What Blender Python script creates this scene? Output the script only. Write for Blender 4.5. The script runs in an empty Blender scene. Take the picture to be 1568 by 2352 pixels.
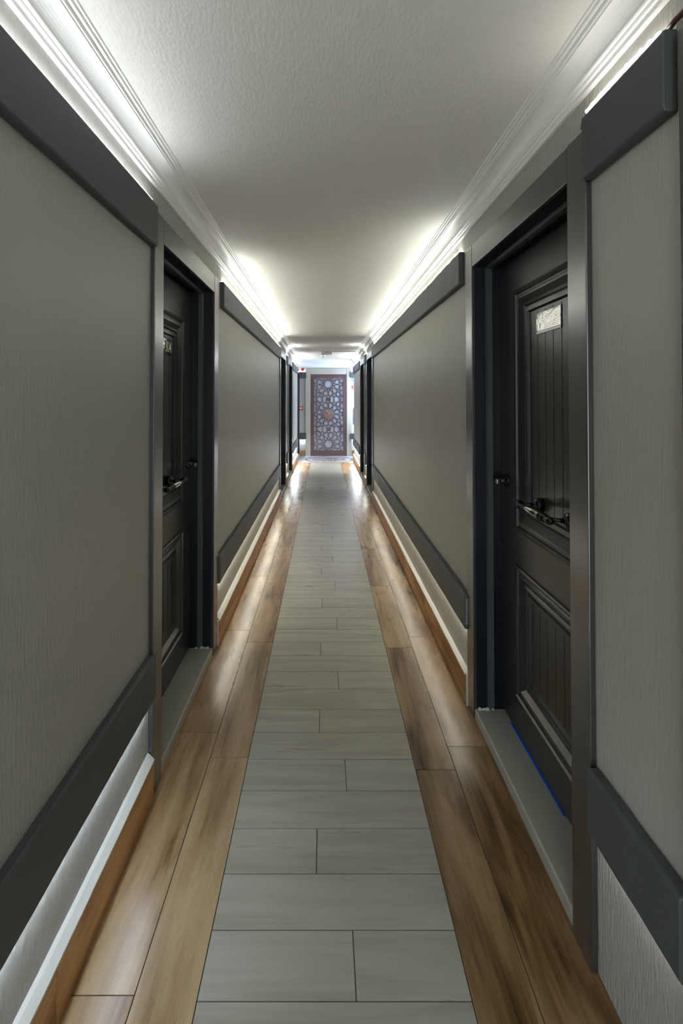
import bpy, bmesh, math, random
from mathutils import Vector

random.seed(7)
SC = bpy.context.scene
COL = SC.collection

# ------------------------------------------------------------------ camera
FPX, PW, PH = 1085.0, 1568.0, 2352.0
VPX, VPY, PITCH, CAMZ = 745.0, 914.0, 0.9, 1.45
cam_d = bpy.data.cameras.new('camera')
cam_d.sensor_fit = 'VERTICAL'
cam_d.sensor_height = 36.0
cam_d.sensor_width = 24.0
cam_d.lens = FPX / PH * 36.0
cam_d.shift_x = (PW / 2 - VPX) / PH
cam_d.shift_y = -(PH / 2 - (VPY - FPX * math.tan(math.radians(PITCH)))) / PH
cam_d.clip_start = 0.02
cam = bpy.data.objects.new('camera', cam_d)
cam.location = (0, 0, CAMZ)
cam.rotation_euler = (math.radians(90 + PITCH), 0, 0)
COL.objects.link(cam)
SC.camera = cam

# ------------------------------------------------------------------ world, exposure, light levels
w = bpy.data.worlds.new('world')
SC.world = w
w.use_nodes = True
w.node_tree.nodes['Background'].inputs[0].default_value = (0.0, 0.0, 0.0, 1)
w.node_tree.nodes['Background'].inputs[1].default_value = 0.0
SC.view_settings.view_transform = 'Standard'
SC.view_settings.look = 'None'
SC.view_settings.gamma = 1.0
SC.view_settings.use_curve_mapping = False
SC.view_settings.exposure = 1.72
SC.cycles.use_denoising = True
SC.cycles.max_bounces = 16
SC.cycles.diffuse_bounces = 10
SC.cycles.glossy_bounces = 6
SC.cycles.sample_clamp_indirect = 6.0
SC.cycles.caustics_reflective = False
SC.cycles.caustics_refractive = False

COOL = (0.90, 0.95, 1.0)
NEUT = (0.97, 1.0, 0.93)
WARM = (1.0, 0.96, 0.82)
BLUE = (0.70, 0.83, 1.0)
# strips of light lying on the upper rails: side, y0, y1, strength, colour
LED_UP = [
    (-1, -1.25, 1.70, 9, COOL), (-1, 2.93, 6.64, 18, NEUT), (-1, 7.88, 8.10, 70, NEUT), (-1, 9.30, 10.65, 50, COOL),
    (1, -1.20, -0.22, 16, COOL), (1, 2.36, 6.60, 13, NEUT), (1, 7.74, 7.94, 70, NEUT), (1, 9.12, 10.65, 50, COOL)]
LED_DOWN = [
    (-1, -1.25, 1.70, 15, BLUE), (-1, 2.85, 6.64, 12.5, WARM), (-1, 7.88, 8.10, 50, NEUT), (-1, 9.30, 10.90, 85, COOL),
    (1, -1.20, -0.22, 3, COOL), (1, 0.925, 1.19, 3.5, COOL), (1, 2.30, 6.60, 8, WARM), (1, 7.74, 7.94, 50, NEUT), (1, 9.12, 10.95, 85, COOL)]
ROPE_STRENGTH = 6.0
ADDED_WINDOW_STRENGTH = 9.0
ADDED_SCREEN_STRENGTH = 1.55

# ------------------------------------------------------------------ dimensions
WL, WR = 0.640, 0.690            # wall faces left / right of the camera
HC = 2.337                       # ceiling
CROWN = 0.092
YB, YE = -1.6, 11.90             # back wall, end wall
DW, DH = 0.85, 2.05              # door openings
CAS = 0.095                      # casing width
DOORS_L = [1.829, 6.78, 8.30]
DOORS_R = [-0.053, 1.307, 6.74, 8.08]
UP0, UP1 = 2.005, 2.162
LO0, LO1 = 0.358, 0.520

# ------------------------------------------------------------------ mesh helpers
def box(bm, x0, x1, y0, y1, z0, z1, mi=0):
    if x0 > x1: x0, x1 = x1, x0
    v = [bm.verts.new(p) for p in ((x0,y0,z0),(x1,y0,z0),(x1,y1,z0),(x0,y1,z0),(x0,y0,z1),(x1,y0,z1),(x1,y1,z1),(x0,y1,z1))]
    fs = []
    for q in ((0,3,2,1),(4,5,6,7),(0,1,5,4),(1,2,6,5),(2,3,7,6),(3,0,4,7)):
        f = bm.faces.new([v[i] for i in q]); f.material_index = mi; fs.append(f)
    return fs

def cyl(bm, p0, p1, r0, r1=None, n=20, cap=True):
    r1 = r0 if r1 is None else r1
    p0, p1 = Vector(p0), Vector(p1)
    d = (p1 - p0).normalized()
    a = d.orthogonal().normalized(); b = d.cross(a)
    A, B = [], []
    for i in range(n):
        t = 2 * math.pi * i / n
        o = a * math.cos(t) + b * math.sin(t)
        A.append(bm.verts.new(p0 + o * r0)); B.append(bm.verts.new(p1 + o * r1))
    for i in range(n):
        j = (i + 1) % n
        f = bm.faces.new((A[i], A[j], B[j], B[i])); f.smooth = True
    if cap:
        bm.faces.new(A[::-1]); bm.faces.new(B)

def lathe(bm, base, axis, prof, n=24):
    """prof: list of (distance along axis, radius)"""
    base = Vector(base); d = Vector(axis).normalized()
    a = d.orthogonal().normalized(); b = d.cross(a)
    rings = []
    for t, r in prof:
        rings.append([bm.verts.new(base + d * t + (a * math.cos(2*math.pi*i/n) + b * math.sin(2*math.pi*i/n)) * max(r, 1e-4)) for i in range(n)])
    for R0, R1 in zip(rings, rings[1:]):
        for i in range(n):
            j = (i + 1) % n
            f = bm.faces.new((R0[i], R0[j], R1[j], R1[i])); f.smooth = True
    bm.faces.new(rings[0][::-1]); bm.faces.new(rings[-1])

def tube(bm, pts, r, n=10):
    pts = [Vector(p) for p in pts]
    rings = []
    for i, p in enumerate(pts):
        d = (pts[min(i+1, len(pts)-1)] - pts[max(i-1, 0)]).normalized()
        a = d.cross(Vector((0.13, 0.21, 1))).normalized(); b = d.cross(a)
        rr = r[i] if isinstance(r, (list, tuple)) else r
        rings.append([bm.verts.new(p + (a*math.cos(2*math.pi*k/n) + b*math.sin(2*math.pi*k/n)) * rr) for k in range(n)])
    for R0, R1 in zip(rings, rings[1:]):
        for i in range(n):
            j = (i + 1) % n
            f = bm.faces.new((R0[i], R0[j], R1[j], R1[i])); f.smooth = True
    bm.faces.new(rings[0][::-1]); bm.faces.new(rings[-1])

def extrude_y(bm, prof, y0, y1, steps=1, jitter=0.0):
    """closed (x,z) profile swept along y"""
    rings = []
    for s in range(steps + 1):
        y = y0 + (y1 - y0) * s / steps
        rings.append([bm.verts.new((x, y, z)) for x, z in prof])
    n = len(prof)
    for R0, R1 in zip(rings, rings[1:]):
        for i in range(n):
            j = (i + 1) % n
            bm.faces.new((R0[i], R0[j], R1[j], R1[i]))
    bm.faces.new(rings[0][::-1]); bm.faces.new(rings[-1])
    return rings

def obj(name, bm, mats, parent=None, bevel=0.0, seg=2, smooth=False, loc=None):
    bmesh.ops.recalc_face_normals(bm, faces=bm.faces[:])
    me = bpy.data.meshes.new(name)
    bm.to_mesh(me); bm.free()
    for m in (mats if isinstance(mats, (list, tuple)) else [mats]):
        me.materials.append(m)
    o = bpy.data.objects.new(name, me)
    COL.objects.link(o)
    if parent is not None: o.parent = parent
    if loc: o.location = loc
    if smooth:
        for p in me.polygons: p.use_smooth = True
    if bevel:
        m = o.modifiers.new('bevel', 'BEVEL'); m.width = bevel; m.segments = seg; m.limit_method = 'ANGLE'
        m.harden_normals = False
    return o

def tag(o, label, cat, group=None, kind=None):
    o['label'] = label; o['category'] = cat
    if group: o['group'] = group
    if kind: o['kind'] = kind
    return o

def empty(name, loc, label, cat, group=None, kind=None):
    o = bpy.data.objects.new(name, None); COL.objects.link(o)
    o.empty_display_size = 0.1
    o.location = loc
    return tag(o, label, cat, group, kind)

def copy_tree(o, parent=None):
    c = o.copy(); COL.objects.link(c); c.parent = parent
    for ch in list(o.children):
        if ch.name in bpy.data.objects: copy_tree(ch, c)
    return c

# ------------------------------------------------------------------ materials
def new_mat(name):
    m = bpy.data.materials.new(name); m.use_nodes = True
    nt = m.node_tree; b = nt.nodes['Principled BSDF']
    return m, nt, b

def node(nt, t, **kw):
    n = nt.nodes.new(t)
    for k, v in kw.items(): setattr(n, k, v)
    return n

def paint(name, col, rough=0.5, spec=0.5, metal=0.0, bump=0.0, scale=(60, 60, 60), dist=0.002, var=0.0, coat=0.0, rough_var=0.0, detail=4):
    m, nt, b = new_mat(name)
    b.inputs['Base Color'].default_value = (*col, 1)
    b.inputs['Roughness'].default_value = rough
    b.inputs['Specular IOR Level'].default_value = spec
    b.inputs['Metallic'].default_value = metal
    if coat:
        b.inputs['Coat Weight'].default_value = coat
        b.inputs['Coat Roughness'].default_value = 0.25
    if bump or var or rough_var:
        tc = node(nt, 'ShaderNodeTexCoord'); mp = node(nt, 'ShaderNodeMapping')
        mp.inputs['Scale'].default_value = scale
        nt.links.new(tc.outputs['Object'], mp.inputs['Vector'])
        no = node(nt, 'ShaderNodeTexNoise'); no.inputs['Scale'].default_value = 1.0
        no.inputs['Detail'].default_value = detail
        nt.links.new(mp.outputs[0], no.inputs['Vector'])
        if bump:
            bp = node(nt, 'ShaderNodeBump'); bp.inputs['Strength'].default_value = bump; bp.inputs['Distance'].default_value = dist
            nt.links.new(no.outputs['Fac'], bp.inputs['Height']); nt.links.new(bp.outputs[0], b.inputs['Normal'])
        if var:
            n2 = node(nt, 'ShaderNodeTexNoise'); n2.inputs['Scale'].default_value = 3.0; n2.inputs['Detail'].default_value = 5
            nt.links.new(tc.outputs['Object'], n2.inputs['Vector'])
            mx = node(nt, 'ShaderNodeMix', data_type='RGBA')
            mx.inputs['A'].default_value = (*[c * (1 - var) for c in col], 1)
            mx.inputs['B'].default_value = (*[min(1, c * (1 + var)) for c in col], 1)
            nt.links.new(n2.outputs['Fac'], mx.inputs['Factor']); nt.links.new(mx.outputs['Result'], b.inputs['Base Color'])
        if rough_var:
            mr = node(nt, 'ShaderNodeMapRange')
            mr.inputs['To Min'].default_value = rough - rough_var; mr.inputs['To Max'].default_value = rough + rough_var
            nt.links.new(no.outputs['Fac'], mr.inputs['Value']); nt.links.new(mr.outputs[0], b.inputs['Roughness'])
    return m

def emit(name, col, s):
    m = bpy.data.materials.new(name); m.use_nodes = True
    nt = m.node_tree; nt.nodes.clear()
    o = nt.nodes.new('ShaderNodeOutputMaterial'); e = nt.nodes.new('ShaderNodeEmission')
    e.inputs[0].default_value = (*col, 1); e.inputs[1].default_value = s
    nt.links.new(e.outputs[0], o.inputs[0])
    return m

def wood_tile(name, stops, axis='Y', gscale=1.0, rough=0.34, knots=0.0, bump=0.12, vary=0.25):
    """printed wood look; attribute 'pk' gives each tile its own offset and tone"""
    m, nt, b = new_mat(name)
    L = nt.links.new
    tc = node(nt, 'ShaderNodeTexCoord')
    at = node(nt, 'ShaderNodeAttribute'); at.attribute_name = 'pk'
    sc = node(nt, 'ShaderNodeVectorMath', operation='SCALE'); sc.inputs['Scale'].default_value = 37.0
    L(at.outputs['Vector'], sc.inputs[0])
    add = node(nt, 'ShaderNodeVectorMath', operation='ADD')
    L(tc.outputs['Object'], add.inputs[0]); L(sc.outputs[0], add.inputs[1])
    def mapped(sx, sy, sz):
        mp = node(nt, 'ShaderNodeMapping'); mp.inputs['Scale'].default_value = (sx, sy, sz); L(add.outputs[0], mp.inputs['Vector']); return mp
    g = gscale
    if axis == 'Y': a1, a2, a3 = (8*g, 1.2*g, 8*g), (120*g, 3.5*g, 120*g), (14*g, 2.2*g, 14*g)
    else:           a1, a2, a3 = (.9*g, 9*g, 9*g), (3.5*g, 120*g, 120*g), (2.2*g, 14*g, 14*g)
    n1 = node(nt, 'ShaderNodeTexNoise'); n1.inputs['Scale'].default_value = 1.0; n1.inputs['Detail'].default_value = 3; n1.inputs['Distortion'].default_value = 1.6
    L(mapped(*a1).outputs[0], n1.inputs['Vector'])
    n2 = node(nt, 'ShaderNodeTexNoise'); n2.inputs['Scale'].default_value = 1.0; n2.inputs['Detail'].default_value = 5
    L(mapped(*a2).outputs[0], n2.inputs['Vector'])
    n3 = node(nt, 'ShaderNodeTexNoise'); n3.inputs['Scale'].default_value = 1.0; n3.inputs['Detail'].default_value = 8; n3.inputs['Roughness'].default_value = .7
    L(mapped(*a3).outputs[0], n3.inputs['Vector'])
    sep = node(nt, 'ShaderNodeSeparateColor'); L(at.outputs['Color'], sep.inputs[0])
    tone = node(nt, 'ShaderNodeMapRange'); tone.inputs['To Min'].default_value = -vary/2; tone.inputs['To Max'].default_value = vary/2
    L(sep.outputs[0], tone.inputs['Value'])
    s1 = node(nt, 'ShaderNodeMath', operation='MULTIPLY_ADD'); s1.inputs[1].default_value = 0.28; s1.inputs[2].default_value = -0.14; L(n2.outputs['Fac'], s1.inputs[0])
    s2 = node(nt, 'ShaderNodeMath', operation='ADD'); L(n1.outputs['Fac'], s2.inputs[0]); L(s1.outputs[0], s2.inputs[1])
    s3 = node(nt, 'ShaderNodeMath', operation='ADD'); L(s2.outputs[0], s3.inputs[0]); L(tone.outputs[0], s3.inputs[1])
    rp = node(nt, 'ShaderNodeValToRGB')
    el = rp.color_ramp.elements
    while len(el) < len(stops): el.new(0.5)
    for e, (p, c) in zip(el, stops): e.position = p; e.color = (*c, 1)
    L(s3.outputs[0], rp.inputs[0])
    # smudges and knots
    kr = node(nt, 'ShaderNodeMapRange'); kr.inputs['From Min'].default_value = .60; kr.inputs['From Max'].default_value = .78
    L(n3.outputs['Fac'], kr.inputs['Value'])
    km = node(nt, 'ShaderNodeMath', operation='MULTIPLY'); km.inputs[1].default_value = knots; L(kr.outputs[0], km.inputs[0])
    mx = node(nt, 'ShaderNodeMix', data_type='RGBA'); L(km.outputs[0], mx.inputs['Factor']); L(rp.outputs[0], mx.inputs['A'])
    mx.inputs['B'].default_value = (*[c * .42 for c in stops[0][1]], 1) if axis == 'Y' else (*[c * .6 for c in stops[0][1]], 1)
    L(mx.outputs['Result'], b.inputs['Base Color'])
    rr = node(nt, 'ShaderNodeMapRange'); rr.inputs['To Min'].default_value = rough - .07; rr.inputs['To Max'].default_value = rough + .10
    L(n3.outputs['Fac'], rr.inputs['Value']); L(rr.outputs[0], b.inputs['Roughness'])
    bp = node(nt, 'ShaderNodeBump'); bp.inputs['Strength'].default_value = bump; bp.inputs['Distance'].default_value = .001
    L(n2.outputs['Fac'], bp.inputs['Height']); L(bp.outputs[0], b.inputs['Normal'])
    b.inputs['Specular IOR Level'].default_value = .5
    return m

M_WALL = paint('wall_paint', (.385, .375, .333), rough=.45, bump=.28, scale=(120, 120, 20), dist=.004, var=.04, spec=.5)
M_WALLR = M_WALL
def rough_bands(m):
    # plaster is left coarse and brushed above the upper rails and below the lower ones
    nt = m.node_tree; L = nt.links.new
    bp = [n for n in nt.nodes if n.type == 'BUMP'][0]
    b = nt.nodes['Principled BSDF']
    tc = node(nt, 'ShaderNodeTexCoord'); sp = node(nt, 'ShaderNodeSeparateXYZ'); L(tc.outputs['Object'], sp.inputs[0])
    hi = node(nt, 'ShaderNodeMath', operation='GREATER_THAN'); hi.inputs[1].default_value = 2.16; L(sp.outputs['Z'], hi.inputs[0])
    lo = node(nt, 'ShaderNodeMath', operation='LESS_THAN'); lo.inputs[1].default_value = .36; L(sp.outputs['Z'], lo.inputs[0])
    su = node(nt, 'ShaderNodeMath', operation='ADD'); L(hi.outputs[0], su.inputs[0]); L(lo.outputs[0], su.inputs[1])
    mp = node(nt, 'ShaderNodeMapping'); mp.inputs['Scale'].default_value = (120, 150, 28); L(tc.outputs['Object'], mp.inputs['Vector'])
    no = node(nt, 'ShaderNodeTexNoise'); no.inputs['Scale'].default_value = 1; no.inputs['Detail'].default_value = 5; no.inputs['Distortion'].default_value = .5
    L(mp.outputs[0], no.inputs['Vector'])
    b2 = node(nt, 'ShaderNodeBump'); b2.inputs['Distance'].default_value = .006
    mu = node(nt, 'ShaderNodeMath', operation='MULTIPLY'); mu.inputs[1].default_value = .85; L(su.outputs[0], mu.inputs[0]); L(mu.outputs[0], b2.inputs['Strength'])
    L(no.outputs['Fac'], b2.inputs['Height']); L(bp.outputs[0], b2.inputs['Normal']); L(b2.outputs[0], b.inputs['Normal'])
rough_bands(M_WALL)
M_CEIL = paint('ceiling_paint', (.88, .865, .83), rough=.6, bump=.45, scale=(110, 42, 110), dist=.0045, var=.015, spec=.3)
M_CROWN = paint('crown_paint', (.85, .845, .83), rough=.42, bump=.05, scale=(30, 6, 30), spec=.4)
M_RAIL = paint('rail_paint', (.062, .070, .072), rough=.50, bump=.10, scale=(90, 40, 90), dist=.001, var=.08, spec=.45)
M_DOOR = paint('door_paint', (.026, .028, .027), rough=.29, bump=.10, scale=(60, 60, 9), dist=.0007, spec=.5, coat=.1)
M_CASING = paint('casing_paint', (.028, .030, .031), rough=.25, bump=.03, scale=(30, 30, 8), dist=.0008, spec=.6, coat=.8)
M_CASING.node_tree.nodes['Principled BSDF'].inputs['Coat IOR'].default_value = 1.6
M_FRAME = paint('door_frame_paint', (.006, .008, .014), rough=.38, spec=.35)
M_SEAL = paint('grey_stop_paint', (.060, .072, .075), rough=.35, spec=.5)
M_SILL = paint('sill_stone', (.36, .35, .31), rough=.40, bump=.06, scale=(60, 12, 60), var=.08)
M_BLACK = paint('black_metal', (.006, .006, .007), rough=.22, spec=.5)
M_CHROME = paint('chrome', (.62, .60, .57), rough=.16, metal=1.0)
M_PLATE = paint('mirror_plate', (.30, .29, .28), rough=.16, metal=1.0, bump=.5, scale=(40, 30, 40), dist=.004)
M_PBLACK = paint('plate_black', (.004, .004, .005), rough=.15)
M_CREAM = paint('digit_cream', (.70, .66, .52), rough=.4)
M_BLUE = paint('blue_weather_strip', (.01, .12, .75), rough=.3)  # blue light from under a door, put into a plain colour
M_CAULK = paint('white_caulk', (.52, .51, .46), rough=.5, bump=.5, scale=(40, 18, 40), dist=.003)
M_GROUT = paint('grout', (.055, .045, .032), rough=.8)
M_WOOD = wood_tile('wood_tile', [(.22, (.040, .020, .008)), (.36, (.150, .082, .029)), (.52, (.285, .178, .085)), (.74, (.40, .280, .155))], knots=.27, rough=.27, vary=.36)
M_SKIRT = wood_tile('skirting_tile', [(.25, (.12, .050, .014)), (.45, (.33, .155, .050)), (.62, (.50, .26, .095)), (.85, (.60, .36, .16))], knots=.25, rough=.33, vary=.1)
M_PALE = wood_tile('pale_tile', [(.20, (.255, .235, .19)), (.5, (.335, .320, .270)), (.8, (.40, .385, .335))], axis='X', knots=.35, rough=.28, bump=.10, vary=.12)
M_GREYW = wood_tile('grey_wood_tile', [(.2, (.18, .16, .15)), (.8, (.30, .27, .25))], knots=.2)
M_MARBLE = paint('white_marble', (.62, .61, .62), rough=.18, var=.06)
M_BEIGE = paint('travertine', (.40, .365, .29), rough=.25, var=.10)
M_FRET = paint('fretwork_wood', (.085, .040, .038), rough=.42, bump=.1, scale=(60, 60, 4), dist=.0008, var=.25)
M_COPPER = paint('copper_disc', (.20, .105, .078), rough=.45, var=.12)
M_PANEL = paint('pale_panel', (.30, .31, .355), rough=.22, spec=.5)
M_RED = paint('red_plastic', (.55, .02, .03), rough=.35)
M_WHITE = paint('white_plastic', (.75, .75, .74), rough=.35)
M_TEAL = paint('teal_sign', (.02, .22, .28), rough=.4)
M_PINK = paint('sign_white', (.70, .55, .60), rough=.4)
M_WIRE = paint('wire_plastic', (.75, .74, .68), rough=.4)
M_BRASS = paint('brass_wire', (.75, .38, .10), rough=.25, metal=1)
M_CARRIER = paint('strip_carrier', (.72, .72, .68), rough=.4)

_led = {}
def led_mat(col, s):
    k = (col, s)
    if k not in _led: _led[k] = emit('led_light', col, s)
    return _led[k]

# ------------------------------------------------------------------ floor
def build_floor():
    bm = bmesh.new()
    lay = bm.loops.layers.float_color.new('pk')
    def tile(x0, x1, y0, y1, mi, g=.0014, tone=None):
        r = (random.random() if tone is None else tone + random.uniform(-.15, .15), random.random(), random.random(), 1)
        for f in box(bm, x0 + g, x1 - g, y0 + g, y1 - g, -.004, 0, mi):
            for l in f.loops: l[lay] = r
    box(bm, -WL, WR, YB, 10.665, -.05, -.0025, 0)
    sl, sr = -.307, .355
    # pale cross-laid courses
    k = 0
    y = 1.158 - .1522 * 18
    i = -18
    while y < 10.665:
        y1 = min(y + .1522, 10.665); ya = max(y, YB)
        if y1 > YB and y1 - ya > .01:
            if i % 2 == 0: # course with a joint
                j = .076 if (i // 2) % 2 == 0 else -.021
                j += random.uniform(-.006, .006)
                tile(sl, j, ya, y1, 2); tile(j, sr, ya, y1, 2)
            else:
                tile(sl, sr, ya, y1, 2)
        y += .1522; i += 1
    def row(x0, x1, ys, tone):
        y = ys - .9005 * 4
        while y < 10.665:
            ya, yb = max(y, YB), min(y + .9005, 10.665)
            if yb - ya > .01: tile(x0, x1, ya, yb, 1, tone=tone if yb < 2.2 else .52)
            y += .9005
    row(-.461, sl, 1.928, .66); row(-WL, -.461, 2.07, .55)
    row(sr, .510, 1.866, .28); row(.510, WR, 1.989, .30)
    o = obj('floor', bm, [M_GROUT, M_WOOD, M_PALE])
    tag(o, 'pale cross-laid floor tiles bordered by brown wood-look tiles', 'floor', kind='structure')
    # lobby paving with the medallion
    bm = bmesh.new()
    lay = bm.loops.layers.float_color.new('pk')
    box(bm, -WL, 1.15, 10.667, YE, -.05, -.001, 0)
    box(bm, -WL, -.50, 10.667, YE, -.001, 0.0, 1)
    o = obj('floor', bm, [M_MARBLE, M_GREYW])
    tag(o, 'white marble floor slab in front of the fretwork door', 'floor', kind='structure')
build_floor()

def ring(bm, c, r0, r1, z0, z1, n=72, a0=0, a1=2 * math.pi):
    vs = []
    full = abs(a1 - a0 - 2 * math.pi) < 1e-6
    m = n if full else n + 1
    for i in range(m):
        t = a0 + (a1 - a0) * i / n
        cs, sn = math.cos(t), math.sin(t)
        vs.append([bm.verts.new((c[0] + r * cs, c[1] + r * sn, z)) for r, z in ((r0, z0), (r1, z0), (r1, z1), (r0, z1))])
    for i in range(n):
        A, B = vs[i], vs[(i + 1) % m]
        for k in range(4):
            l = (k + 1) % 4
            bm.faces.new((A[k], A[l], B[l], B[k]))

med = empty('floor_medallion', (.105, 11.16, 0), 'round inlaid mosaic medallion with dark ring on the marble floor before the fretwork door', 'floor inlay')
bm = bmesh.new(); ring(bm, (0, 0), .52, .565, -.0005, .0012); ring(bm, (0, 0), .455, .462, -.0005, .0012)
obj('dark_ring', bm, paint('dark_marble', (.10, .09, .095), rough=.25), med)
m, nt, b = new_mat('mosaic')
tc = node(nt, 'ShaderNodeTexCoord'); vo = node(nt, 'ShaderNodeTexVoronoi'); vo.inputs['Scale'].default_value = 26
nt.links.new(tc.outputs['Object'], vo.inputs['Vector'])
rp = node(nt, 'ShaderNodeValToRGB'); el = rp.color_ramp.elements; el.new(.5)
for e, (p, c) in zip(el, ((.15, (.16, .11, .10)), (.5, (.33, .27, .26)), (.85, (.50, .45, .43)))): e.position = p; e.color = (*c, 1)
sp = node(nt, 'ShaderNodeSeparateColor'); nt.links.new(vo.outputs['Color'], sp.inputs[0]); nt.links.new(sp.outputs[0], rp.inputs[0]); nt.links.new(rp.outputs[0], b.inputs['Base Color'])
b.inputs['Roughness'].default_value = .25
bm = bmesh.new(); ring(bm, (0, 0), .001, .40, -.0005, .0010)
obj('mosaic_centre', bm, m, med)

# ------------------------------------------------------------------ walls
def wall_segments(bm, s, W, T, doors, width, y0, y1, top):
    xa, xb = s * W, s * (W + T)
    cur = y0
    for d, dw in doors:
        if d - .02 > cur: box(bm, xa, xb, cur, d - .02, -.05, top)
        box(bm, xa, xb, d - .02, d + dw + .02, DH + .02, top)
        cur = d + dw + .02
    if cur < y1: box(bm, xa, xb, cur, y1, -.05, top)

EW = .64   # narrow doorway by the lobby
EY = 11.16
bm = bmesh.new(); wall_segments(bm, -1, WL, .25, [(d, DW) for d in DOORS_L] + [(EY, EW)], DW, YB, YE + .2, HC + .15)
tag(obj('wall_left', bm, M_WALL), 'grey-beige painted corridor wall on the left with door openings', 'wall', kind='structure')
bm = bmesh.new(); wall_segments(bm, 1, WR, .25, [(d, DW) for d in DOORS_R], DW, YB, 11.08, HC + .15)
tag(obj('wall_right', bm, M_WALLR), 'grey-beige painted corridor wall on the right with door openings', 'wall', kind='structure')
bm = bmesh.new()
box(bm, -WL, -.56, YB - .15, YB, -.05, HC + .15); box(bm, .61, WR, YB - .15, YB, -.05, HC + .15)
box(bm, -.56, .61, YB - .15, YB, 2.25, HC + .15); box(bm, -.56, .61, YB - .15, YB, -.05, .0)
tag(obj('wall_back', bm, M_WALL), 'grey-beige wall closing the corridor behind the camera', 'wall', kind='structure')
bm = bmesh.new(); box(bm, -WL, 1.15, YE, YE + .2, -.05, HC + .15)
tag(obj('wall_end', bm, paint('lobby_paint', (.60, .61, .64), rough=.5)), 'pale wall at the far end around the fretwork door', 'wall', kind='structure')
# recess to the right at the far end, with an unseen window added as fill light
bm = bmesh.new()
box(bm, 1.15, 1.35, 11.08, 11.20, -.05, HC + .15); box(bm, 1.15, 1.35, 11.80, YE + .2, -.05, HC + .15)
box(bm, 1.15, 1.35, 11.20, 11.80, -.05, .75); box(bm, 1.15, 1.35, 11.20, 11.80, 2.15, HC + .15)
box(bm, WR + .25, 1.35, 10.95, 11.08, -.05, HC + .15)
tag(obj('wall_recess', bm, M_WALL), 'wall of the small side recess beside the fretwork door', 'wall', kind='structure')
wn = empty('window_1', (1.15, 11.5, .75), 'daylit window in the side recess at the far right end', 'window', kind='structure')
bm = bmesh.new()
for a in ((-.3, -.26, 0, 1.4), (.26, .3, 0, 1.4), (-.3, .3, 0, .04), (-.3, .3, 1.36, 1.4), (-.3, .3, .68, .71)):
    box(bm, .02, .08, a[0], a[1], a[2], a[3])
obj('window_frame', bm, M_WHITE, wn)
bm = bmesh.new(); box(bm, .05, .056, -.26, .26, .04, 1.36)
obj('pane', bm, emit('window_daylight', (.50, .68, 1.0), ADDED_WINDOW_STRENGTH), wn)

wb = empty('window_2', (.025, YB, 0), 'tall daylit glazed screen closing the corridor behind the camera', 'window', kind='structure')  # unseen glowing screen, added to brighten the near corridor
bm = bmesh.new()
for a in ((-.585, -.535, 0, 2.25), (.535, .585, 0, 2.25), (-.025, .025, 0, 2.25), (-.585, .585, 0, .06), (-.585, .585, 2.2, 2.25)):
    box(bm, a[0], a[1], -.09, -.03, a[2], a[3])
obj('window_frame', bm, M_RAIL, wb)
bm = bmesh.new(); box(bm, -.534, .534, -.065, -.058, .061, 2.199)
obj('pane', bm, emit('screen_daylight', (.93, 1.0, .96), ADDED_SCREEN_STRENGTH), wb)
bm = bmesh.new(); box(bm, -WL - .25, 1.35, YB - .15, YE + .2, HC, HC + .12)
tag(obj('ceiling', bm, M_CEIL), 'off-white textured plaster ceiling lit from the sides', 'ceiling', kind='structure')

# ------------------------------------------------------------------ crown moulding
CP = [(0, -.092), (.0085, -.092), (.0105, -.089), (.0105, -.078), (.015, -.0765), (.017, -.0725), (.017, -.069), (.022, -.067)]
for i in range(9):                      # cove
    t = i / 8 * math.pi / 2
    CP.append((.024 + .038 * (1 - math.cos(t)) , -.064 + .040 * math.sin(t)))
CP += [(.0625, -.0205), (.067, -.0195), (.0685, -.012), (.0765, -.0105), (.078, -.005), (.084, -.0045), (.086, 0)]
CP.append((0, 0))
def crown(s, W, y0, y1, label):
    bm = bmesh.new()
    extrude_y(bm, [(s * (W - d * 1.06), HC + z) for d, z in CP], y0, y1)
    o = obj('trim_1', bm, M_CROWN)
    tag(o, label, 'crown moulding', kind='structure')
crown(-1, WL, YB, YE - .30, 'white crown moulding with cove along the left of the ceiling')
crown(1, WR, YB, 11.06, 'white crown moulding with cove along the right of the ceiling')
bm = bmesh.new()
prof = [(YE, HC - .13), (YE - .02, HC - .13), (YE - .02, HC - .11), (YE - .035, HC - .105)]
for i in range(9):
    t = i / 8 * math.pi / 2
    prof.append((YE - .04 - .30 * (1 - math.cos(t)), HC - .10 + .09 * math.sin(t)))
prof += [(YE - .355, HC - .008), (YE - .36, HC), (YE, HC)]
R0 = [bm.verts.new((-WL + .001, y, z)) for y, z in prof]; R1 = [bm.verts.new((1.149, y, z)) for y, z in prof]
for i in range(len(prof)):
    j = (i + 1) % len(prof); bm.faces.new((R0[i], R0[j], R1[j], R1[i]))
bm.faces.new(R0[::-1]); bm.faces.new(R1)
tag(obj('trim_2', bm, M_CROWN), 'deep rounded crown moulding over the fretwork door', 'crown moulding', kind='structure')

# ------------------------------------------------------------------ doors
PROF = [(0, 0), (.004, .007), (.012, .009), (.020, .004), (.023, -.003), (.030, -.003), (.034, .001), (.044, .001), (.066, -.012), (.078, -.009), (.084, -.016), (.092, -.016), (.096, -.008), (.106, -.008), (.112, -.018), (.120, -.018)]

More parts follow.
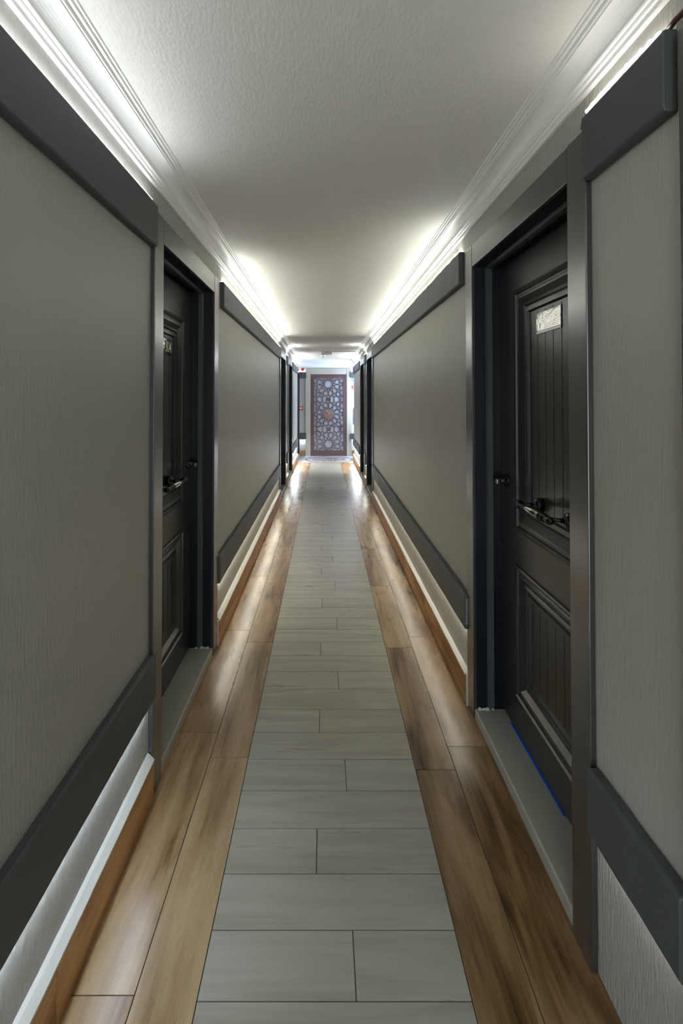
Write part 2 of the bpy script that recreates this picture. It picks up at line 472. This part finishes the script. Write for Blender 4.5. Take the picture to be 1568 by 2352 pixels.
def door_leaf(s, w, dz=0.0):
    """leaf face in local space: x = -s*lx, y from 0 (near) to w, z"""
    bm = bmesh.new()
    FX = -.115
    def P(lx, y, z): return bm.verts.new((-s * (FX + lx), y, z))
    z0, z1 = .058, DH - .006
    ya, yb = .004, w - .004
    pa, pb = w * .174, w * .815
    holes = [(.20, .755), (.895, 1.905 + dz)]
    def quad(y0, y1, za, zb, lx=0):
        bm.faces.new((P(lx, y0, za), P(lx, y1, za), P(lx, y1, zb), P(lx, y0, zb)))
    quad(ya, pa, z0, z1); quad(pb, yb, z0, z1)
    quad(pa, pb, z0, holes[0][0]); quad(pa, pb, holes[0][1], holes[1][0]); quad(pa, pb, holes[1][1], z1)
    inner = None
    for (h0, h1) in holes:
        sc = min(1.0, (pb - pa) / .55)
        rings = [[P(d, pa + i*sc, h0 + i), P(d, pb - i*sc, h0 + i), P(d, pb - i*sc, h1 - i), P(d, pa + i*sc, h1 - i)] for i, d in PROF]
        for A, B in zip(rings, rings[1:]):
            for k in range(4):
                l = (k + 1) % 4; bm.faces.new((A[k], A[l], B[l], B[k]))
        i, d = PROF[-1]
        y0, y1, za, zb = pa + i*sc, pb - i*sc, h0 + i, h1 - i
        n = 5; wd = (y1 - y0) / n; g = .0022
        for k in range(n):
            a = y0 + k * wd + (g if k else 0); b_ = y0 + (k + 1) * wd - (g if k < n - 1 else 0)
            quad(a, b_, za, zb, d)
            if k < n - 1:
                bm.faces.new((P(d, b_, za), P(d - .009, b_ + g*.6, za), P(d - .009, b_ + g*.6, zb), P(d, b_, zb)))
                bm.faces.new((P(d - .009, b_ + g*.6, za), P(d - .009, b_ + g*1.4, za), P(d - .009, b_ + g*1.4, zb), P(d - .009, b_ + g*.6, zb)))
                bm.faces.new((P(d - .009, b_ + g*1.4, za), P(d, b_ + 2*g, za), P(d, b_ + 2*g, zb), P(d - .009, b_ + g*1.4, zb)))
    bmesh.ops.remove_doubles(bm, verts=bm.verts[:], dist=1e-5)
    # body behind
    xa, xb = -s * (FX - .024), -s * (FX - .045)
    box(bm, xa, xb, ya, yb, z0, z1)
    for (a, b_, c, d_) in ((ya, yb, z0, z0 + .002), (ya, yb, z1 - .002, z1), (ya, ya + .002, z0, z1), (yb - .002, yb, z0, z1)):
        box(bm, -s * (FX - .0004), xa, a, b_, c, d_)
    return bm

def make_door(s, w, label, n, far=False, digits=None, blue=False, dz=0.0, group=None):
    W = WL if s < 0 else WR
    t = empty('door_%d' % n, (s * W, 0, 0), label, 'door', group, 'structure')
    X = lambda lx: -s * lx
    # casing
    bm = bmesh.new()
    zt = DH + .10
    cf = .016
    box(bm, X(0.0), X(cf), -CAS, 0, 0, zt)
    box(bm, X(0.0), X(cf), w, w + CAS, 0, zt)
    box(bm, X(0.0), X(cf - .001), .0006, w - .0006, DH, zt - .001)
    obj('casing', bm, M_CASING, t, bevel=.0025)
    # frame lining
    bm = bmesh.new()
    box(bm, X(.0), X(-.16), -.019, 0, 0, DH); box(bm, X(.0), X(-.16), w, w + .019, 0, DH)
    box(bm, X(.0), X(-.16), -.019, w + .019, DH, DH + .019)
    obj('door_frame', bm, M_FRAME, t)
    # stop with a chamfered face
    bm = bmesh.new()
    def stop(y0, y1, z0, z1, kind):
        p = .011
        a, b_, c = X(-.046), X(-.074), X(-.052)
        if kind == 'far':
            pts = [(X(-.046), y0), (X(-.053), y0 - p), (X(-.074), y0 - p), (X(-.074), y0)]
            lo = [bm.verts.new((x, y, z0)) for x, y in pts]; hi = [bm.verts.new((x, y, z1)) for x, y in pts]
        elif kind == 'near':
            pts = [(X(-.046), y0), (X(-.053), y0 + p), (X(-.074), y0 + p), (X(-.074), y0)]
            lo = [bm.verts.new((x, y, z0)) for x, y in pts]; hi = [bm.verts.new((x, y, z1)) for x, y in pts]
        else:
            pts = [(X(-.046), z0), (X(-.053), z0 - p), (X(-.074), z0 - p), (X(-.074), z0)]
            lo = [bm.verts.new((x, y0, z)) for x, z in pts]; hi = [bm.verts.new((x, y1, z)) for x, z in pts]
        for i in range(4):
            j = (i + 1) % 4; bm.faces.new((lo[i], lo[j], hi[j], hi[i]))
        bm.faces.new(lo[::-1]); bm.faces.new(hi)
    stop(w, 0, .05, DH, 'far'); stop(0, 0, .05, DH, 'near'); stop(0, w, DH, 0, 'top')
    st = obj('door_stop', bm, M_SEAL, t)
    if not far:
        for yy in (.12, .44, .74):
            bm = bmesh.new(); cyl(bm, (X(-.063), yy * w / DW, DH - .0105), (X(-.063), yy * w / DW, DH - .0135), .0045, .0035, 12)
            obj('screw_cap', bm, M_FRAME, st)
    # sill
    bm = bmesh.new()
    box(bm, X(-.15), X(.012), .0005, w - .0005, 0, .048)
    obj('sill', bm, M_SILL, t, bevel=.006, seg=3)
    bm = bmesh.new()
    rr = random.Random(n * 5 + 1)
    for yy in (.002, w - .012):
        for q in range(6):
            c = (X(-.02 + .03 * rr.random() - q * .012), yy + .005 * rr.random(), .048 + .002 * rr.random())
            bmesh.ops.create_icosphere(bm, subdivisions=2, radius=.006 + .004 * rr.random(), matrix=__import__('mathutils').Matrix.Translation(c))
    obj('caulk', bm, M_CAULK, t, smooth=True)
    lf = obj('leaf', door_leaf(s, w, dz), M_DOOR, t)
    if blue:  # painted strip in place of the blue glow through the door gap
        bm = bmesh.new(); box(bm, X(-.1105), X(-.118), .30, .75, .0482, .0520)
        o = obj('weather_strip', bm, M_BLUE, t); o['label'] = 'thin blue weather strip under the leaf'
    if far: return t
    F = -.115
    k = w / DW
    # pull handle
    hz = 1.045
    bm = bmesh.new()
    L0, L1, hx = .235 * k, .545 * k, F + .064
    G0, G1 = .320 * k, .492 * k
    lathe(bm, (X(hx), G0, hz), (0, 1, 0), [(0, .0115), ((G1 - G0) / 2, .0122), (G1 - G0, .0115)])
    h = obj('pull_handle', bm, M_CHROME, t); h['label'] = 'chrome grip of the pull handle'
    FP = [(0, .012), (.002, .0165), (.010, .0165), (.013, .012), (.018, .0155), (.026, .0155), (.030, .011), (.040, .010), (.044, .0130), (.052, .0140), (.060, .012), (.066, .007), (.070, .0035)]
    for y, d, m_ in ((G0, -1, 1.25), (G1, 1, .62)):
        bm = bmesh.new()
        lathe(bm, (X(hx), y - d * .002, hz), (0, d, 0), [(a * m_, b_) for a, b_ in FP])
        o = obj('finial', bm, M_BLACK, h)
    bm = bmesh.new()
    for yy, y2 in ((.255 * k, G0 - .040), (.487 * k, G1 + .012)):
        lathe(bm, (X(F), yy, hz), (X(1), 0, 0), [(-.02, .026), (.004, .026), (.007, .023), (.009, .017), (.014, .012), (.020, .010)])
        tube(bm, [(X(F + .016), yy, hz), (X(F + .030), yy + (y2 - yy) * .2, hz), (X(F + .048), yy + (y2 - yy) * .75, hz), (X(hx), y2, hz)], [.010, .0075, .0075, .009])
    obj('rosette', bm, M_BLACK, h)
    # lock
    bm = bmesh.new()
    lathe(bm, (X(F), .785 * k, 1.085), (X(1), 0, 0), [(-.004, .027), (.006, .027), (.009, .024), (.012, .014), (.026, .013), (.030, .011)])
    lk = obj('lock', bm, M_BLACK, t)
    bm = bmesh.new()
    box(bm, X(F + .030), X(F + .046), .780 * k, .806 * k, 1.070, 1.092)
    o = obj('thumb_turn', bm, M_CHROME, lk, bevel=.003); o['label'] = 'small chrome thumb turn'
    # number plate
    pd = F - .018
    bm = bmesh.new(); y0, y1, z0, z1 = .327 * k, .535 * k, 1.695 + dz, 1.775 + dz
    if s > 0: y1 = .517 * k
    box(bm, X(pd - .004), X(pd + .004), y0, y1, z0 + .010, z1)
    pl = obj('number_plate', bm, M_PLATE, t, bevel=.001); pl['label'] = 'mirror-finish room number plate'
    bm = bmesh.new(); box(bm, X(pd - .004), X(pd + .0035), y0, y1, z0, z0 + .0098)
    if s < 0:
        box(bm, X(pd + .004), X(pd + .0055), y1 - .045, y1 - .001, z0 + .001, z1 - .001)
        box(bm, X(pd + .004), X(pd + .0053), y0, y1 - .0455, z0 + .001, z0 + .030)
    obj('black_band', bm, M_PBLACK, pl)
    if digits:
        cu = bpy.data.curves.new('digits', 'FONT'); cu.body = digits; cu.size = .078; cu.extrude = .0008; cu.align_x = 'RIGHT'
        cu.space_character = .95
        cu.materials.append(M_CREAM)
        o = bpy.data.objects.new('digits', cu); COL.objects.link(o); o.parent = pl
        o.scale = (.8, 1, 1)
        if s < 0:
            o.rotation_euler = (math.pi/2, 0, math.pi/2)
            o.location = (X(pd + .0068), y1 - .004, z0 + .014)
    return t

D1L = make_door(-1, DW, 'dark charcoal panelled door on the left with black and silver room plate, nearest on that side', 1, digits='304', dz=-.035)
D1L.location.y = DOORS_L[0]
lab = ['dark door frame edge on the left just past the long middle wall panel', 'dark door frame edge on the left, last one before the bright far wall panel']
proto = make_door(-1, DW, lab[0], 2)
proto.location.y = DOORS_L[1]
c = copy_tree(proto); c.name = 'door_3'; c['label'] = lab[1]; c.location.y = DOORS_L[2]
DE = make_door(-1, EW, 'narrow blue-black doorway on the left right beside the far end wall', 4, far=True)
DE.location.y = EY
D1R = make_door(1, DW, 'dark charcoal panelled door on the right with pull handle, nearest full door', 5, blue=True)
D1R.location.y = DOORS_R[1]
pr = make_door(1, DW, 'dark doorway on the right just past the long middle wall panel', 6)
pr.location.y = DOORS_R[2]
c = copy_tree(pr); c.name = 'door_7'; c['label'] = 'dark doorway on the right, last one before the bright far wall panel'; c.location.y = DOORS_R[3]
c = copy_tree(pr); c.name = 'door_8'; c['label'] = 'edge of dark door casing at the right border of the photo'; c.location.y = DOORS_R[0]

# ------------------------------------------------------------------ rails (painted boards), lights and skirting
def rail(s, y0, y1, z0, z1, n, label, th=.027, taper=None):
    W = WL if s < 0 else WR
    if s > 0: th = .030
    bm = bmesh.new()
    r = .008
    pts = [(0, z0), (th - r, z0), (th - r * .3, z0 + r * .3), (th, z0 + r), (th, z1 - r), (th - r * .3, z1 - r * .3), (th - r, z1), (0, z1)]
    steps = max(2, int((y1 - y0) / .06))
    rng = random.Random(int(y0 * 1000) + n * 31 + 5)
    rings = extrude_y(bm, [(s * (W - d), z) for d, z in pts], y0, y1, steps)
    for R in rings:                       # hand-made, slightly uneven boards
        dzb, dzt, dx = rng.uniform(-.0012, .0012), rng.uniform(-.0010, .0010), rng.uniform(-.0008, .0008)
        for v, (d, z) in zip(R, pts):
            v.co.z += dzt if z > (z0 + z1) / 2 else dzb
            if d > 0: v.co.x += dx
    o = obj('trim_%d' % n, bm, M_RAIL, bevel=.003)
    tag(o, label, 'wall rail', kind='structure')
    return o

where = {
 (-1, 0): 'beside the nearest left door', (-1, 1): 'along the long middle panel on the left', (-1, 2): 'on the short pier between the two far left doors', (-1, 3): 'along the bright last panel on the left',
 (1, 0): 'behind the camera on the right', (1, 1): 'at the right border of the photo', (1, 2): 'along the long middle panel on the right', (1, 3): 'on the short pier between the two far right doors', (1, 4): 'along the bright last panel on the right'}
UPS = {-1: [(YB, 1.733), (2.885, 6.68), (7.84, 8.15), (9.25, 10.95)], 1: [(YB, -.14), (.912, 1.205), (2.32, 6.64), (7.70, 7.97), (9.07, 11.06)]}
LOS = {-1: [(YB, 1.733), (2.795, 6.68), (7.84, 8.15), (9.25, 10.98)], 1: [(YB, -.14), (.893, 1.205), (2.248, 6.64), (7.70, 7.97), (9.07, 11.06)]}
n = 3
for s in (-1, 1):
    W = WL if s < 0 else WR
    for i, (a, b) in enumerate(UPS[s]):
        dz = .004 if s > 0 else 0
        rail(s, a, b, UP0 + dz, UP1 + dz + (.006 if s > 0 else 0), n, 'dark slate painted upper wall rail ' + where[(s, i)]); n += 1
    for i, (a, b) in enumerate(LOS[s]):
        o = rail(s, a, b, LO0, LO1, n, 'dark slate painted lower wall rail ' + where[(s, i)]); n += 1
        if s > 0 and i == 2:
            bm = bmesh.new(); box(bm, W - .006, W - .023, a - .0015, a + .001, LO0 + .022, LO1 - .018)
            e = obj('end_inlay', bm, paint('grey_inlay', (.20, .21, .21), rough=.4), o, bevel=.0005); e['label'] = 'pale grey inlay in the rail end'

def light_rope(s, y0, y1, strength, col, up, idx):
    W = WL if s < 0 else WR
    L = y1 - y0
    z = (UP1 + (.010 if s > 0 else 0)) if up else LO0
    t = empty('light_rope', (s * (W - .012), (y0 + y1) / 2, z),
              ('white light rope on upper rail ' if up else 'white light rope under lower rail ') + where[(s, idx)], 'light strip', 'light ropes on the wall rails')
    d = 1 if up else -1
    bm = bmesh.new(); box(bm, -.008, .010, -L/2, L/2, 0, .0012 * d)
    obj('carrier', bm, M_CARRIER, t)
    bm = bmesh.new(); xo = -s * .001 if up else s * .002
    tube(bm, [(xo, -L/2, .0060 * d), (xo, 0, .0060 * d), (xo, L/2, .0060 * d)], .0046, 12)
    obj('rope_tube', bm, led_mat(col, strength), t)
    return t
for up, lst in ((True, LED_UP), (False, LED_DOWN)):
    cnt = {-1: 0, 1: 0}
    for s, a, b, st, col in lst:
        if up and s > 0 and cnt[s] == 1: cnt[s] = 2
        light_rope(s, a, b, st, col, up, cnt[s]); cnt[s] += 1

def skirting(s, y0, y1, name, label, plaster0=True):
    W = WL if s < 0 else WR
    th = .024
    t = empty(name, (s * W, y0, 0), label, 'skirting board', kind='structure')
    bm = bmesh.new()
    lay = bm.loops.layers.float_color.new('pk')
    y = y0 + .01
    while y < y1 - .01:
        yb = min(y + .9, y1)
        r = (random.random(), random.random(), random.random(), 1)
        for f in box(bm, -s * .004, -s * th, y - y0 + .001, yb - y0 - .001, 0.001, .138):
            for l in f.loops: l[lay] = r
        y = yb
    obj('tile', bm, M_SKIRT, t, bevel=.0015)
    bm = bmesh.new()
    steps = max(2, int((y1 - y0) / .05)); rng = random.Random(int(y0 * 77))
    prof = [(0, .138), (th + .0015, .138), (th + .001, .143), (.009, .160), (0, .166)] if s < 0 else [(0, .138), (th + .0015, .138), (th + .001, .142), (.014, .147), (0, .149)]
    rings = extrude_y(bm, [(-s * d, z) for d, z in prof], 0, y1 - y0, steps)
    for R in rings:
        q = rng.uniform(-.0015, .0015)
        for v in R[2:]: v.co.z += q
    box(bm, -s * .0005, -s * .021, -.016, -.0005, .001, .145)
    o = obj('caulk', bm, M_CAULK, t); o['label'] = 'white caulk bevel'
SK = {-1: [(YB, 1.730), (2.80, 6.68), (7.75, 8.19), (9.255, 11.03)], 1: [(2.26, 6.64), (7.69, 7.98), (9.04, 11.07)]}
for s, nm, k0 in ((-1, 'baseboard_left', 0), (1, 'baseboard_right', 2)):
    for i, (a, b) in enumerate(SK[s]):
        skirting(s, a, b, nm, 'brown wood-look tile skirting with white caulk top ' + where[(s, i + k0)].replace('on the right', 'on the right'))

# ------------------------------------------------------------------ far end: stone portal and fretwork door
pt = empty('portal_surround', (.10, YE, 0), 'beige travertine surround around the fretwork door', 'door surround', kind='structure')
bm = bmesh.new()
box(bm, -.577, -.453, -.05, -.001, 0, 2.185); obj('jamb_slab', bm, M_BEIGE, pt, bevel=.002)
bm = bmesh.new()
box(bm, .457, .58, -.05, -.001, 0, 2.185); obj('jamb_slab', bm, M_BEIGE, pt, bevel=.002)
bm = bmesh.new()
box(bm, -.451, .455, -.045, -.001, 2.045, 2.185); obj('lintel_slab', bm, M_BEIGE, pt, bevel=.002)

fd = empty('door_9', (.1015, YE - .012, 0), 'dark brown fretwork door with star lattice and copper disc at the corridor end', 'door', kind='structure')
HW = .452
bm = bmesh.new(); box(bm, -HW, HW, -.006, .010, .005, 2.042)
obj('back_panel', bm, M_PANEL, fd)['label'] = 'pale panel behind the lattice'
CX0, CX1, CZ0, CZ1 = -.3655, .371, .130, 1.952
bm = bmesh.new()
fy0, fy1 = -.030, -.006
for i, (a, b) in enumerate(((-HW, CX0), (CX1, HW))): box(bm, a, b, fy0, fy1, .005, 2.042)
box(bm, CX0, CX1, fy0, fy1, .005, CZ0); box(bm, CX0, CX1, fy0, fy1, CZ1, 2.042)
obj('panel_frame', bm, M_FRET, fd)

def clip(p, q, x0, x1, z0, z1):
    t0, t1 = 0.0, 1.0
    dx, dz = q[0] - p[0], q[1] - p[1]
    for pp, qq in ((-dx, p[0] - x0), (dx, x1 - p[0]), (-dz, p[1] - z0), (dz, z1 - p[1])):
        if abs(pp) < 1e-12:
            if qq < 0: return None
        else:
            r = qq / pp
            if pp < 0: t0 = max(t0, r)
            else: t1 = min(t1, r)
    if t0 >= t1: return None
    return (p[0] + dx*t0, p[1] + dz*t0), (p[0] + dx*t1, p[1] + dz*t1)

bm = bmesh.new()
def stroke(p, q, wd=.0115, x0=CX0, x1=CX1, z0=CZ0, z1=CZ1):
    c = clip(p, q, x0, x1, z0, z1)
    if not c: return
    p, q = Vector((c[0][0], 0, c[0][1])), Vector((c[1][0], 0, c[1][1]))
    d = (q - p)
    if d.length < .004: return
    d.normalize(); nn = Vector((-d.z, 0, d.x)) * wd / 2; e = d * wd * .3
    a, b = p - e, q + e
    lo = [Vector((v.x, fy0 + .003, v.z)) for v in (a - nn, b - nn, b + nn, a + nn)]
    vs = [bm.verts.new(v) for v in lo] + [bm.verts.new(Vector((v.x, fy1, v.z))) for v in lo]
    for f in ((0,1,2,3), (7,6,5,4), (0,4,5,1), (1,5,6,2), (2,6,7,3), (3,7,4,0)): bm.faces.new([vs[i] for i in f])
S = .0002791          # metres per pattern unit
pcx = 0.0025
zc, half = 1.042, 1340 * S
def rosette(cz, star=True):
    def pp(r, deg): t = math.radians(deg); return (pcx + r * S * math.sin(t), cz + r * S * math.cos(t))
    for k in range(12):
        a = 30 * k
        for sg in (-1, 1):
            if star: stroke(pp(325, a), pp(475, a + sg * 15))
            stroke(pp(475, a + sg * 15), pp(830, a + sg * 30))
            C, D, E, F = (1022, 4), (1040, 15), (1158, 6.9), (1310, 6.5)
            pl = [(830, 0), C, D, E, F, (1210, 0)]
            for (r0, a0), (r1, a1) in zip(pl, pl[1:]): stroke(pp(r0, a + sg * a0), pp(r1, a + sg * a1))
for q in (-2, 0, 2): rosette(zc + q * half, q != 0)
for m in (-1, 1):                      # links between neighbouring rosettes, mirrored four ways
    for sx in (-1, 1):
        for sz in (-1, 1):
            def P(x, y): return (pcx + sx * (1430 - x) * S, zc + m * half + sz * (2075 - y) * S)
            for pts in (((377, 1514), (340, 1870), (322, 2075)), ((377, 1514), (155, 1835)), ((155, 1835), (160, 1862), (340, 1868), (651, 1788)),
                        ((651, 1788), (365, 2060), (360, 2075)), ((908, 1936), (922, 2075)), ((1282, 2037), (1290, 2075)), ((1430, 1945), (1320, 2075))):
                for p, q in zip(pts, pts[1:]): stroke(P(*p), P(*q))
lt = obj('lattice', bm, M_FRET, fd)
lt['label'] = 'twelve-fold star lattice cut from wood'
bm = bmesh.new()
cyl(bm, (pcx, fy0 - .004, zc), (pcx, fy1, zc), .122, n=48)
dc = obj('disc', bm, M_COPPER, fd); dc['label'] = 'copper coloured round emblem disc'
bm = bmesh.new()
for k, (ox, oz, ln) in enumerate(((-.012, .026, .085), (.010, .006, .085), (-.004, -.018, .065))):
    pts = []
    for i in range(13):
        t = i / 12
        x = ox - .035 + ln * t; z = oz + .035 - .075 * t + .018 * math.sin(t * math.pi)
        pts.append((pcx + x, fy0 - .005, zc + z))
    tube(bm, pts, [.0008 + .0055 * math.sin(math.pi * i / 12) for i in range(13)], 8)
obj('emblem', bm, M_PANEL, dc)

# short rails and skirting on the end wall
n = 30
for x0, x1, side in ((-.621, -.456, 'left'), (.645, .98, 'right')):
    for z0, z1, nm in ((1.958, 2.102, 'upper'), (.405, .562, 'lower')):
        bm = bmesh.new(); box(bm, x0, x1, YE - .085 if False else YE - .082, YE - .001, z0, z1)
        tag(obj('trim_%d' % n, bm, M_RAIL, bevel=.005), 'short dark %s rail on the end wall just %s of the fretwork door' % (nm, side), 'wall rail', kind='structure'); n += 1
        up = nm == 'upper'
        d = 1 if up else -1
        zz = z1 if up else z0
        t = empty('light_rope', ((x0 + x1) / 2, YE - .04, zz), 'short light rope %s %s end-wall rail, %s of the fretwork door' % ('on' if up else 'under', nm, side), 'light strip', 'light ropes on the wall rails')
        hw = (x1 - x0) / 2 - .012
        bm = bmesh.new(); box(bm, -hw, hw, -.006, .006, 0, d * .002); obj('carrier', bm, M_CARRIER, t)
        bm = bmesh.new(); box(bm, -hw, hw, -.005, .005, d * .0021, d * .005); obj('diodes', bm, led_mat(COOL, 30), t)
for x0, x1, side in ((-.60, -.478, 'left'), (.682, .98, 'right')):
    bm = bmesh.new()
    lay = bm.loops.layers.float_color.new('pk')
    for f in box(bm, x0, x1, YE - .022, YE - .001, 0.001, .135):
        for l in f.loops: l[lay] = (.4, .3, .8, 1)
    tag(obj('baseboard_end', bm, M_SKIRT), 'small piece of wood-look tile skirting on the end wall %s of the fretwork door' % side, 'skirting board', kind='structure')

# ------------------------------------------------------------------ small things at the far end
t = empty('fire_alarm_sounder', (-.545, YE, 2.165), 'round red fire alarm sounder high on the end wall, above the left rail', 'fire alarm')
bm = bmesh.new(); lathe(bm, (0, 0, 0), (0, -1, 0), [(0, .046), (.012, .046), (.016, .043)]); obj('base', bm, M_WHITE, t)
bm = bmesh.new(); lathe(bm, (0, -.016, 0), (0, -1, 0), [(0, .043), (.03, .043), (.045, .036), (.055, .022), (.058, .001)]); obj('dome', bm, M_RED, t)
t = empty('fire_call_point', (-.592, YE, 1.19), 'small red square fire call point on the end wall left of the fretwork door', 'fire call point')
bm = bmesh.new(); box(bm, -.05, .05, -.03, -.001, -.05, .05); hs = obj('housing', bm, M_RED, t, bevel=.004)
bm = bmesh.new(); box(bm, -.032, .032, -.033, -.0301, -.016, .022); obj('window', bm, M_WHITE, t)

def sign(z, h, label, base, cat='sign'):
    t = empty('wall_sign', (.725, YE - .001, z), label, cat, 'safety signs on the right of the end wall')
    bm = bmesh.new(); box(bm, -.042, .055, -.006, 0, -h/2, h/2); obj('board', bm, base, t)
    return t
t = sign(1.905, .085, 'small teal sign on the end wall, topmost of the three signs right of the door', M_TEAL)
bm = bmesh.new(); ring(bm, (0, 0), .012, .030, 0, .002, 24)
o = obj('round_symbol', bm, M_PINK, t); o.rotation_euler = (math.pi/2, 0, 0); o.location = (.008, -.0062, 0)
t = sign(1.812, .092, 'pale sign with red prohibition circle, middle of the three signs right of the door', M_PINK)
bm = bmesh.new(); ring(bm, (0, 0), .024, .034, 0, .002, 24); 
o = obj('prohibition_circle', bm, M_RED, t); o.rotation_euler = (math.pi/2, 0, 0); o.location = (.004, -.0062, 0)
bm = bmesh.new(); box(bm, -.004, .004, -.008, -.0062, -.028, .028); o = obj('slash', bm, M_RED, t); o.rotation_euler = (0, -.78, 0); o.location = (.004, 0, 0)
t = sign(1.713, .095, 'red sign with white arrow, lowest of the three signs right of the door', M_RED)
bm = bmesh.new(); box(bm, -.005, .005, -.008, -.0062, -.02, .032); box(bm, -.004, .035, -.008, -.0062, -.028, -.018); box(bm, -.032, -.01, -.008, -.0062, -.03, -.022); obj('arrow', bm, M_PINK, t)
t = empty('fire_hose_cabinet', (.745, YE, 1.0), 'narrow dark red upright panel on the end wall, right of the fretwork door', 'cabinet')
bm = bmesh.new(); box(bm, -.010, .20, -.03, -.001, -.21, .21); obj('cabinet_body', bm, paint('dark_red', (.10, .035, .05), rough=.4), t, bevel=.003)
bm = bmesh.new(); box(bm, .0, .19, -.034, -.0301, -.19, .19); obj('cabinet_door', bm, paint('grey_red', (.14, .07, .08), rough=.4), t, bevel=.002)

# ceiling emergency light + smoke detector
t = empty('emergency_light', (.035, 9.0, HC), 'white box-shaped emergency light fixed under the far part of the ceiling', 'ceiling light fitting')
bm = bmesh.new(); box(bm, -.095, .105, -.05, .05, -.058, 0); obj('housing', bm, M_WHITE, t, bevel=.01, seg=3)
bm = bmesh.new(); cyl(bm, (-.004, -.0505, -.02), (-.004, -.053, -.02), .006); cyl(bm, (.014, -.0505, -.02), (.014, -.053, -.02), .006); obj('indicator', bm, M_FRAME, t)
t = empty('smoke_detector', (-.03, 9.75, HC), 'small round white smoke detector on the ceiling behind the emergency light', 'smoke detector')
bm = bmesh.new(); lathe(bm, (0, 0, 0), (0, 0, -1), [(0, .052), (.03, .052), (.036, .048)]); obj('detector_base', bm, M_WHITE, t)
bm = bmesh.new(); lathe(bm, (0, 0, -.036), (0, 0, -1), [(0, .040), (.018, .037), (.026, .026), (.028, .001)]); obj('detector_head', bm, M_WHITE, t)
t = empty('cable_trunking', (0, 0, 0), 'thin pale cable duct running across the ceiling from emergency light to right crown', 'cable duct')
bm = bmesh.new(); box(bm, .141, WR - CROWN - .004, 8.995, 9.01, HC - .012, HC - .0005); obj('duct', bm, M_WIRE, t, bevel=.002)

# loose wires at the ends of the light strips
def wire(pts, r, mat, label):
    t = empty('strip_wire', pts[0], label, 'wire', 'loose wires of the light strips')
    p0 = Vector(pts[0]); bm = bmesh.new(); tube(bm, [Vector(p) - p0 for p in pts], r, 8); obj('cable', bm, mat, t)
    return t
zt = UP1 + .010
wire([(WR - .012, 2.375, zt + .003), (WR - .020, 2.35, zt + .016), (WR - .030, 2.33, zt + .012), (WR - .032, 2.34, zt + .002), (WR - .02, 2.36, zt + .004)], .0022, M_WIRE, 'short looped white wire on the right upper rail next to the nearest right door')
wire([(WR - .010, 6.20, zt + .004), (WR - .028, 6.10, zt + .028), (WR - .030, 6.22, zt + .048), (WR - .028, 6.36, zt + .030), (WR - .010, 6.42, zt + .006), (WR - .012, 6.30, zt + .02), (WR - .018, 6.24, zt + .04)], .0028, M_WIRE, 'tangled white wire loop standing up at far end of the long right upper rail')
wire([(WR - .014, 1.20, zt + .002), (WR - .020, 1.212, zt + .004), (WR - .019, 1.222, zt - .006), (WR - .018, 1.226, zt - .020)], .0022, M_BRASS, 'tiny brass coloured wire end hanging from the short upper rail at right border')
wire([(WR - .010, .925, zt + .006), (WR - .013, .90, zt + .007), (WR - .014, .86, zt + .004), (WR - .013, .80, zt + .006), (WR - .012, .70, zt + .004)], .006, paint('dark_red_wire', (.06, .015, .012), rough=.4), 'dark red wire at the top right corner of the photo behind the cut rail')
# glowing rope light on the near right rail
t = empty('rope_light', (WR - .018, 1.06, zt + .004), 'bright glowing rope light lying on the short upper rail at the right border', 'light strip')
bm = bmesh.new()
pts = []
for i in range(29):
    y = -.125 + .262 * i / 28
    pts.append((.0 + .0012 * math.sin(i * 1.7), y, .006 + .005 * math.sin(math.pi * i / 28) + (.0015 * math.sin(i * 2.4) if i < 12 else 0)))
tube(bm, pts, [.0032 + (.0028 * (i / 28)) + (.0010 * math.sin(i * 2.4) if i < 12 else 0) for i in range(29)], 12)
obj('rope_tube', bm, emit('rope_glow', (1.0, .98, .92), ROPE_STRENGTH), t)
